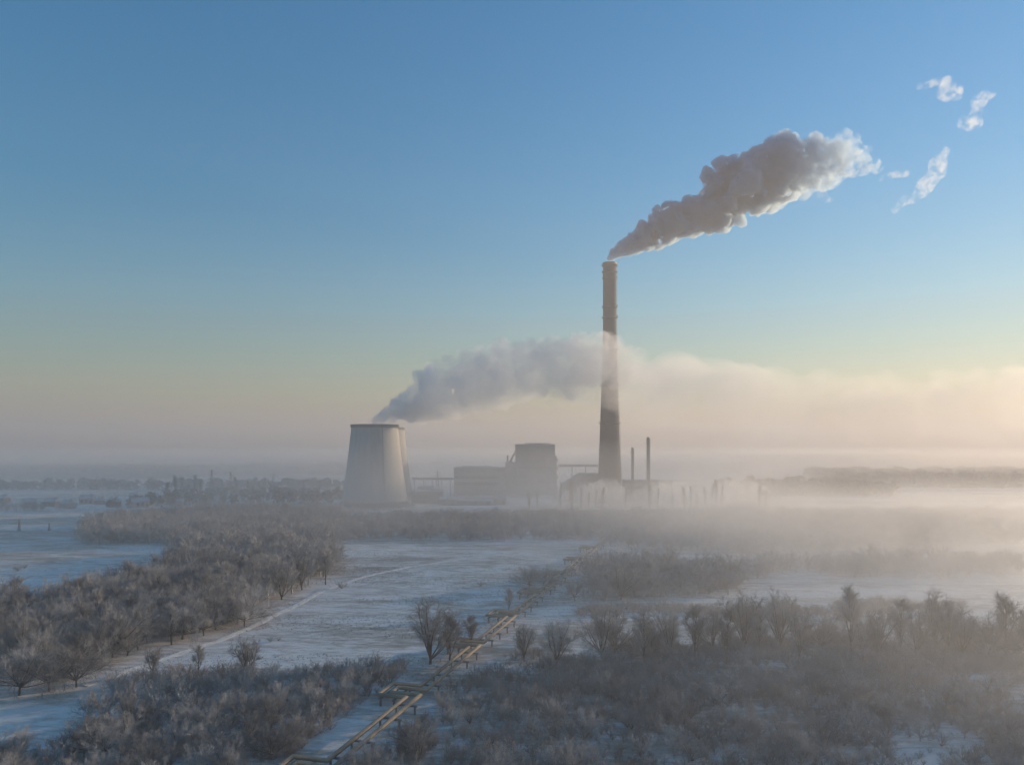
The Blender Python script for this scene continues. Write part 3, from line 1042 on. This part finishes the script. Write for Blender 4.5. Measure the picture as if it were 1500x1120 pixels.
class Proto:
    def __init__(self, seed, kind, h):
        sg = gen_tree(seed, kind)
        s01 = [(p * h, q * h, a * h, b * h, l) for p, q, a, b, l in sg if l <= 1]
        s2 = [(p * h, q * h, a * h, b * h, l) for p, q, a, b, l in sg if l >= 2]
        self.kind, self.h = kind, h
        self.trunk = np_mesh('trunk', *segs_mesh(s01, 5), smooth=True)
        self.crown = np_mesh('crown', *segs_mesh(s2, 3))
        self.trunk.materials.append(M_BARK)
        self.crown.materials.append(M_TWIG)
        lo = [(p, q, a * 1.5, b * 1.5, l) for p, q, a, b, l in gen_tree(seed, kind, 0.3)]
        v1, q1 = segs_mesh(lo, 3)
        self.lo = (v1, q1)


protos = {'spread': [Proto(s, 'spread', 14) for s in (1, 2, 3)],
          'upright': [Proto(s, 'upright', 14) for s in (4, 5, 6)],
          'round': [Proto(s, 'round', 12) for s in (7, 8, 9)],
          'shrub': [Proto(s, 'shrub', 4) for s in (10, 11, 12)],
          'poplar': [Proto(s, 'poplar', 18) for s in (13, 14)]}


def place_tree(kind, x, y, h, rng, name='bare_tree', wide=1.0):
    p = protos[kind][rng.randrange(len(protos[kind]))]
    e = empty(name, (x, y, 0), rng.uniform(0, 6.28))
    s = h / p.h
    e.scale = (s * wide, s * wide, s)
    e.rotation_euler.x = rng.gauss(0, 0.015)
    e.rotation_euler.y = rng.gauss(0, 0.015)
    link(bpy.data.objects.new('trunk', p.trunk), e)
    link(bpy.data.objects.new('crown', p.crown), e)
    return e


def world_poly(pts):
    return [(gx(px, gy(py)), gy(py)) for px, py in pts]


def inside(poly, x, y):
    c = False
    n = len(poly)
    for i in range(n):
        x1, y1 = poly[i]
        x2, y2 = poly[i - 1]
        if (y1 > y) != (y2 > y) and x < (x2 - x1) * (y - y1) / (y2 - y1) + x1:
            c = not c
    return c


def scatter(pts, spacing, rng, world=False, keep=1.0):
    poly = pts if world else world_poly(pts)
    xs = [p[0] for p in poly]; ys = [p[1] for p in poly]
    out = []
    y = min(ys)
    row = 0
    while y < max(ys):
        x = min(xs) + (row % 2) * spacing * 0.5
        while x < max(xs):
            px, py = x + rng.uniform(-.42, .42) * spacing, y + rng.uniform(-.42, .42) * spacing
            if rng.random() < keep and inside(poly, px, py):
                out.append((px, py))
            x += spacing
        y += spacing * 0.87
        row += 1
    return out


rng = random.Random(77)
cand = []    # (x, y, h, kind, zone)


def zone(name, pts, spacing, h, kinds, keep=1.0, world=False):
    for x, y in scatter(pts, spacing, rng, world, keep):
        # keep the pipeline corridor open
        s = (y - P0.y) / D2.y
        off = (x - P0.x - D2.x * s)
        if -15 < off < 4.0 and y < 345:
            continue
        cand.append((x, y, h * rng.uniform(0.75, 1.2), rng.choice(kinds), name))


zone('left_wood', [(-80, 1000), (100, 985), (185, 968), (250, 945), (335, 922), (385, 893), (425, 872), (485, 846), (492, 822), (440, 812), (400, 806), (330, 803), (270, 812), (240, 838), (205, 862), (150, 886), (60, 905), (-80, 925)],
     6.2, 13.0, ['round', 'spread', 'round', 'upright'])
zone('far_band', [(118, 800), (215, 797), (330, 801), (500, 797), (500, 754), (330, 752), (120, 770)], 7.0, 11.0, ['round', 'round', 'spread'])
zone('far_band', [(500, 790), (640, 792), (850, 792), (900, 800), (1090, 815), (1300, 806), (1500, 800), (1500, 756), (1100, 755), (800, 757), (500, 762)], 7.2, 8.5, ['round', 'round', 'spread'], keep=0.92)
zone('far_band', [(gx_, gy_) for gx_, gy_ in ((-560, 560), (-380, 600), (-370, 640), (-560, 600))], 11.0, 8.0, ['round', 'spread'], keep=0.6, world=True)
zone('right_wood', [(855, 880), (960, 877), (1080, 872), (1090, 850), (1000, 836), (870, 836)], 6.5, 11.0, ['round', 'spread', 'round'])
zone('right_wood', [(1090, 850), (1180, 846), (1500, 850), (1500, 826), (1300, 824), (1080, 830)], 7.0, 8.5, ['round', 'round', 'spread'], keep=0.85)
zone('row_thicket', [(870, 985), (1530, 985), (1540, 938), (880, 944)], 6.4, 5.2, ['round', 'shrub', 'spread', 'shrub'], keep=0.7)
zone('front_brush', [(150, 1010), (205, 1000), (330, 1008), (500, 992), (640, 985), (650, 1045), (400, 1110), (100, 1110)], 5.6, 6.0, ['round', 'shrub', 'round', 'spread'])
zone('front_brush', [(-200, 1120), (640, 1060), (600, 1300), (-300, 1300)], 6.4, 6.0, ['round', 'shrub', 'round', 'spread'], keep=0.8)
zone('front_brush', [(660, 1040), (1000, 1000), (1560, 1000), (1700, 1300), (640, 1300)], 6.2, 5.0, ['round', 'shrub', 'round', 'shrub'], keep=0.8)

listed = [  # photo x, ground row, height m, kind, label
    (28, 1018, 13.5, 'round', 'big rounded frosty tree at the bottom corner, outermost of the corner clump', 1.15),
    (72, 1012, 13.5, 'round', 'big rounded frosty tree in the middle of the bottom corner clump', 1.2),
    (112, 1006, 11.5, 'round', 'rounded frosty tree of the corner clump that borders the snowy track', 1.1),
    (224, 986, 7.6, 'spread', 'small bare tree alone on the snow just past the corner clump', 1.0),
    (290, 990, 8.2, 'upright', 'slim small bare tree on the snow between two rounder ones', 1.0),
    (362, 992, 10.5, 'spread', 'well shaped bare tree standing clear on the snowy field margin', 1.05),
    (358, 917, 12.5, 'round', 'grey rounded tree at the wood edge just above the lone field tree', 0.95),
    (477, 856, 13.0, 'upright', 'tall thin tree closing the wood where the snowy field begins', 1.0),
    (630, 972, 17.5, 'spread', 'broad many stemmed tree beside the pipes, biggest left of the pipeline', 1.2),
    (658, 974, 14, 'upright', 'tree growing against the broad many stemmed one beside the pipes', 1.0),
    (690, 950, 10.0, 'upright', 'small thin tree tucked between the broad tree and the pipes', 0.9),
    (745, 896, 8.5, 'upright', 'slender tree between two expansion loops of the pipeline', 0.9),
    (775, 862, 10.0, 'round', 'dark tree beside the pipeline, farther off than the expansion loops', 1.3),
    (796, 860, 10.0, 'round', 'second dark tree beside the pipeline at the far end of the field', 1.2),
    (768, 968, 10.5, 'spread', 'bare tree hiding part of the pipes, first in the row along the thicket', 1.0),
    (815, 974, 12.5, 'spread', 'wide fan shaped bare tree right of the pipes with dark fine branches', 1.15),
    (842, 880, 9.0, 'round', 'hazy tree where the pipeline disappears into the wood', 1.0),
]
row = [(885, 972, 13, 'spread'), (905, 968, 11, 'spread'), (938, 966, 11.5, 'upright'), (962, 962, 10, 'spread'), (985, 968, 12.5, 'spread'), (1012, 962, 12, 'upright'), (1040, 960, 10.5, 'spread'),
       (1062, 968, 11.5, 'upright'), (1085, 962, 13.5, 'spread'), (1112, 958, 12, 'upright'), (1142, 960, 13, 'spread'), (1166, 962, 12.5, 'spread'), (1198, 955, 9, 'round'), (1242, 958, 17, 'upright'),
       (1262, 965, 10, 'spread'), (1288, 958, 13.5, 'spread'), (1326, 958, 15, 'upright'), (1342, 962, 12, 'spread'), (1364, 960, 15, 'spread'), (1392, 962, 14.5, 'upright'), (1412, 958, 12, 'spread'),
       (1448, 956, 12.5, 'round'), (1478, 962, 13, 'upright'), (1502, 966, 12, 'spread'), (1535, 962, 14, 'spread')]
shape = {'spread': 'spreading', 'upright': 'narrow upright', 'round': 'rounded', 'shrub': 'bushy', 'poplar': 'columnar'}
rj = random.Random(4)
row = [(px + rj.uniform(-7, 7), py + rj.uniform(-12, 9), h * rj.uniform(1.0, 1.35), kd) for px, py, h, kd in row]
row.sort()
for i, (px, py, h, kd) in enumerate(row):
    listed.append((px, py, h, kd, '%s bare tree, %s counting away from the pipeline in the row before the thicket' % (shape[kd], ords[i]), 1.0))
for px, py, h, kd, lab, wd in listed:
    Y = gy(py)
    tag(place_tree(kd, gx(px, Y), Y, h, rng, wide=wd), lab, 'tree', 'bare trees around the snowy field')

# the distinct far right trees on the snow strip
for i, (px, py, h) in enumerate(((1310, 836, 8), (1332, 834, 9), (1404, 838, 10), (1422, 836, 10.5), (1466, 835, 10), (1490, 838, 9.5))):
    Y = gy(py)
    tag(place_tree(rng.choice(['spread', 'round']), gx(px, Y), Y, h, rng), 'hazy tree on the far snow strip, %s from the wood towards the frame edge' % ords[i], 'tree', 'bare trees around the snowy field')

# poplars along the fence and out on the plain
for i, (px, h) in enumerate(((776, 14), (787, 16), (812, 17), (820, 20), (838, 21), (851, 20), (862, 15), (872, 18), (882, 17), (916, 16), (951, 19), (963, 17), (985, 13), (1003, 22), (1012, 20), (1022, 14), (1034, 19), (1042, 20), (1050, 21), (1058, 20), (1112, 22), (1122, 15))):
    Y = 616 + (i * 7 % 5) * 7
    h = h * (0.95 + 0.35 * rng.random())
    tag(place_tree('poplar', gx(px, Y), Y, h, rng, 'poplar', rng.uniform(0.6, 1.5)), '%s poplar behind the concrete fence, counting from the boiler house side' % ords[i], 'poplar', 'poplars behind the fence')
for i, (px, h, Y) in enumerate(((243, 20, 720), (258, 26, 740), (267, 22, 800), (284, 26, 760), (293, 22, 740), (313, 18, 800), (327, 20, 780), (347, 24, 760), (363, 22, 740), (378, 17, 800), (424, 20, 820), (446, 18, 800), (467, 20, 780))):
    tag(place_tree('poplar', gx(px, Y), Y, h, rng, 'poplar', 1.3), '%s poplar on the plain, counting from the village towards the cooling towers' % ords[i], 'poplar', 'poplars on the plain near the village')

# largest showing trees one by one, the rest as one woodland mass
n_listed = len(listed) + 6
cand.sort(key=lambda c: -c[2] / c[1])
front = [c for c in cand if c[4] == 'front_brush' or c[3] == 'shrub']
vis = [c for c in cand if not (c[4] == 'front_brush' or c[3] == 'shrub')]
indiv = vis[:165]
rest = vis[165:]
shrubs = [c for c in front if c[3] == 'shrub']
ftrees = [c for c in front if c[3] != 'shrub'][:75]
rest += [c for c in front if c[3] != 'shrub'][75:]
ZL = {'left_wood': ('%s frosted bare tree inside the dense wood that borders the snowy field', 'trees of the dense wood'),
      'right_wood': ('%s hazy bare tree in the dark wood behind the thicket row', 'trees of the hazy wood beyond the thicket'),
      'far_band': ('%s hazy bare tree in the wood belt before the cooling towers', 'trees of the belt before the towers'),
      'row_thicket': ('%s low frosted tree growing between the taller trees of the thicket row', 'low trees of the thicket row'),
      'front_brush': ('%s low frosted tree in the tangled brush along the bottom edge', 'low trees of the front brush')}
for x, y, h, kd, zn in indiv + ftrees:
    lab, gr = ZL[zn]
    tag(place_tree(kd, x, y, h, rng, wide=rng.uniform(0.9, 1.2)), lab % shape[kd], 'tree', gr)
for x, y, h, kd, zn in shrubs:
    s_ = place_tree('shrub', x, y, h * 0.75, rng, 'frosted_shrub', 1.25)
    if zn == 'row_thicket':
        tag(s_, 'bushy frosted shrub between the trees of the thicket row', 'shrub', 'shrubs of the thicket row')
    else:
        tag(s_, 'bushy brown frosted shrub in the brush along the bottom edge', 'shrub', 'shrubs of the front brush')
for i, (px, py, h, lab) in enumerate(((396, 940, 1.6, 'tiny lone shrub on the open snow beyond the well shaped tree'), (408, 938, 1.3, 'smaller twin of the tiny lone shrub on the open snow'), (704, 858, 2.2, 'low round bush far out in the middle of the snowy field'),
                                      (26, 836, 3.0, 'dark bush on the empty far snowfield next to the frame edge'), (36, 832, 2.2, 'smaller bush beside the dark bush on the far snowfield'), (500, 862, 3.0, 'bush at the corner of the wood and the snowy field'))):
    Y = gy(py)
    tag(place_tree('shrub', gx(px, Y), Y, h, rng, 'frosted_shrub', 1.5), lab, 'shrub')
Y = 606
for i, px in enumerate((1074, 1082, 1091, 1100)):
    tag(place_tree('shrub', gx(px, Y), Y, 7.5 + (i % 2), rng, 'frosted_shrub', 1.6), '%s of four big dark bushes at the far end of the concrete fence' % ords[i], 'shrub', 'big bushes at the fence end')


def merge(name, items, mat, kind_label, cat):
    """items: (x, y, h, (verts, quads), wide)"""
    Vs, Qs, off = [], [], 0
    for x, y, h, (v, q), w in items:
        a = rng.uniform(0, 6.28)
        c_, s_ = math.cos(a), math.sin(a)
        vv = np.empty_like(v)
        vv[:, 0] = (v[:, 0] * c_ - v[:, 1] * s_) * h * w + x
        vv[:, 1] = (v[:, 0] * s_ + v[:, 1] * c_) * h * w + y
        vv[:, 2] = v[:, 2] * h
        Vs.append(vv); Qs.append(q + off); off += len(v)
    me = np_mesh(name, np.concatenate(Vs), np.concatenate(Qs))
    me.materials.append(mat)
    o = link(bpy.data.objects.new(name, me))
    return tag(o, kind_label, cat, kind='stuff')


items = []
for x, y, h, kd, zn in rest:
    p = rng.choice(protos[kd])
    items.append((x, y, h, p.lo, rng.uniform(0.9, 1.2)))
merge('woodland', items, M_TWIG, 'mass of bare frosted trees filling the woods behind the front ones', 'woodland')


def clump(seed):
    """very far tree: uneven heap of small leaf-sized faces over a stem"""
    r_ = np.random.default_rng(seed)
    n_ = 46
    c = r_.normal(size=(n_, 3)); c /= np.linalg.norm(c, axis=1, keepdims=True)
    c = c * (r_.random((n_, 1)) ** 0.4) * np.array([[0.36, 0.36, 0.36]]) + np.array([[0, 0, 0.62]])
    c = np.concatenate([c, np.stack([r_.normal(size=12) * .2, r_.normal(size=12) * .2, r_.random(12) * 0.4], 1)])
    n_ = len(c)
    a = r_.normal(size=(n_, 3)); a /= np.linalg.norm(a, axis=1, keepdims=True)
    b = np.cross(a, r_.normal(size=(n_, 3))); b /= np.linalg.norm(b, axis=1, keepdims=True)
    s = 0.09
    v = np.stack([c - a * s - b * s, c + a * s - b * s, c + a * s + b * s, c - a * s + b * s], 1).reshape(-1, 3)
    return v, np.arange(n_ * 4).reshape(-1, 4)


clumps = [clump(s) for s in range(5)]
items = []
for poly, sp_, h in (([(-1500, 1150), (-560, 1180), (-520, 1420), (-1700, 1480)], 13, 17),
                     ([(-560, 1300), (-180, 1350), (-150, 1600), (-560, 1650)], 15, 16),
                     ([(-160, 1500), (500, 1500), (520, 1900), (-200, 1900)], 17, 17),
                     ([(430, 950), (1100, 930), (1200, 1250), (500, 1250)], 13, 17),
                     ([(230, 760), (430, 800), (430, 960), (260, 950)], 14, 13),
                     ([(-360, 640), (-130, 690), (-130, 790), (-360, 820)], 17, 10),
                     ([(-700, 900), (-200, 900), (-200, 960), (-700, 960)], 14, 11),
                     ([(-2400, 2000), (2600, 2000), (2800, 2300), (-2600, 2300)], 26, 18)):
    for x, y in scatter(poly, sp_, rng, True, 0.9):
        items.append((x, y, h * rng.uniform(0.75, 1.25), rng.choice(clumps), rng.uniform(0.9, 1.35)))
merge('forest', items, M_EVER, 'distant dark forest spreading across the plain in the haze', 'forest')

# thicket under and behind the row of trees
sh_lo = [p.lo for p in protos['shrub']]
items = []
for poly, sp_, h, kp in (([(640, 998), (760, 975), (880, 968), (1000, 975), (1080, 978), (1200, 972), (1260, 982), (1520, 968), (1560, 1060), (640, 1060)], 2.2, 3.6, 0.95),
                         ([(845, 905), (960, 900), (1080, 905), (1240, 905), (1420, 892), (1420, 884), (1240, 884), (1080, 889), (850, 892)], 2.2, 3.0, 0.95),
                         ([(700, 985), (830, 955), (840, 930), (800, 925), (750, 955)], 2.4, 2.6, 0.6),
                         ([(1150, 955), (1520, 950), (1520, 925), (1200, 930)], 2.2, 3.4, 0.85),
                         ([(860, 985), (1520, 985), (1540, 945), (880, 948)], 2.4, 3.0, 0.9),
                         ([(900, 955), (1150, 955), (1150, 940), (900, 940)], 2.3, 3.0, 0.85),
                         ([(180, 990), (640, 975), (640, 1110), (120, 1110)], 2.3, 3.2, 0.92),
                         ([(-150, 1110), (640, 1060), (660, 1240), (-250, 1240)], 2.4, 2.8, 0.85),
                         ([(650, 1060), (1600, 1060), (1650, 1240), (640, 1240)], 2.4, 3.0, 0.85)):
    for x, y in scatter(poly, sp_, rng, False, kp):
        s = (y - P0.y) / D2.y
        if -12 < (x - P0.x - D2.x * s) < 3.0:
            continue
        nv_ = mnoise.noise(Vector((x * 0.05, y * 0.07, 9.0))) + 0.5 * mnoise.noise(Vector((x * 0.16, y * 0.2, 3.0)))
        if nv_ < -0.38:
            continue
        items.append((x, y, h * rng.uniform(0.5, 1.3) * (0.85 + 0.7 * nv_), rng.choice(sh_lo), rng.uniform(0.9, 1.4)))
merge('undergrowth', items, M_BRUSH, 'tangled brown undergrowth below the rows of bare trees', 'undergrowth')

# dry grass poking through the snow of the field
ng = np.random.default_rng(5)
pts = scatter([(120, 1000), (390, 905), (490, 800), (850, 797), (850, 835), (640, 1000)], 1.5, rng, False, 0.75)
pts += scatter([(-80, 905), (210, 800), (-80, 800)], 3.0, rng, False, 0.7)
pts += scatter([(640, 1000), (850, 835), (1500, 850), (1500, 1000)], 2.0, rng, False, 0.55)
pts = np.array([p for p in pts if mnoise.noise(Vector((p[0] * 0.02, p[1] * 0.06, 1.3))) + 0.5 * mnoise.noise(Vector((p[0] * .11, p[1] * .15, 4))) > -0.12 + 0.3 * rng.random()])
Vs = []
for k in range(4):
    a = ng.uniform(0, 6.28, len(pts)); hh = ng.uniform(0.10, 0.38, len(pts)); o = ng.normal(size=(len(pts), 2)) * 0.22
    b0 = np.stack([pts[:, 0] + o[:, 0], pts[:, 1] + o[:, 1], np.full(len(pts), -0.02)], 1)
    d = np.stack([np.cos(a), np.sin(a), np.zeros(len(pts))], 1) * 0.10
    tip = b0 + np.stack([ng.normal(size=len(pts)) * .12, ng.normal(size=len(pts)) * .12, hh], 1)
    Vs.append(np.stack([b0 - d, b0 + d, tip], 1))
V = np.concatenate(Vs).reshape(-1, 3)
me = np_mesh('dry_grass', V, None, np.arange(len(V)).reshape(-1, 3))
me.materials.append(rough_mat('dry_grass_blades', (0.34, 0.29, 0.21), (0.22, 0.19, 0.15), scale=0.3, rough=0.95))
tag(link(bpy.data.objects.new('dry_grass', me)), 'dry grass stubble poking through the snow of the field', 'grass', kind='stuff')

# trodden track along the wood
tr = [(120, 1004), (180, 985), (250, 962), (320, 938), (375, 915), (420, 892), (470, 866), (520, 848), (600, 830), (700, 815)]
tw = [Vector((gx(a, gy(b)), gy(b), 0)) for a, b in tr]
fine = []
for p, q in zip(tw[:-1], tw[1:]):
    for k in range(12):
        fine.append(p.lerp(q, k / 12) + Vector((mnoise.noise(p.lerp(q, k / 12) * .05), 0, 0)) * 1.2)
bm = bmesh.new()
rows = []
pf = [(-2.4, 0.02), (-1.9, 0.16), (-1.3, 0.17), (-1.0, 0.05), (-0.6, 0.05), (-0.35, 0.18), (0.35, 0.18), (0.6, 0.05), (1.0, 0.05), (1.3, 0.17), (1.9, 0.16), (2.4, 0.02)]
for i, p in enumerate(fine):
    d = (fine[min(i + 1, len(fine) - 1)] - fine[max(i - 1, 0)]).normalized()
    s = Vector((d.y, -d.x, 0))
    rows.append([bm.verts.new(p + s * a * 0.55 + Vector((0, 0, z + 0.05 * mnoise.noise(p * .4 + s * a)))) for a, z in pf])
for r0_, r1_ in zip(rows[:-1], rows[1:]):
    for k in range(len(pf) - 1):
        bm.faces.new((r0_[k], r0_[k + 1], r1_[k + 1], r1_[k]))
me = bpy.data.meshes.new('path')
bm.to_mesh(me); bm.free()
me.materials.append(rough_mat('trodden_snow', (0.84, 0.82, 0.80), (0.52, 0.48, 0.43), scale=0.5, rough=0.85))
tag(link(bpy.data.objects.new('path', me)), kind='structure')
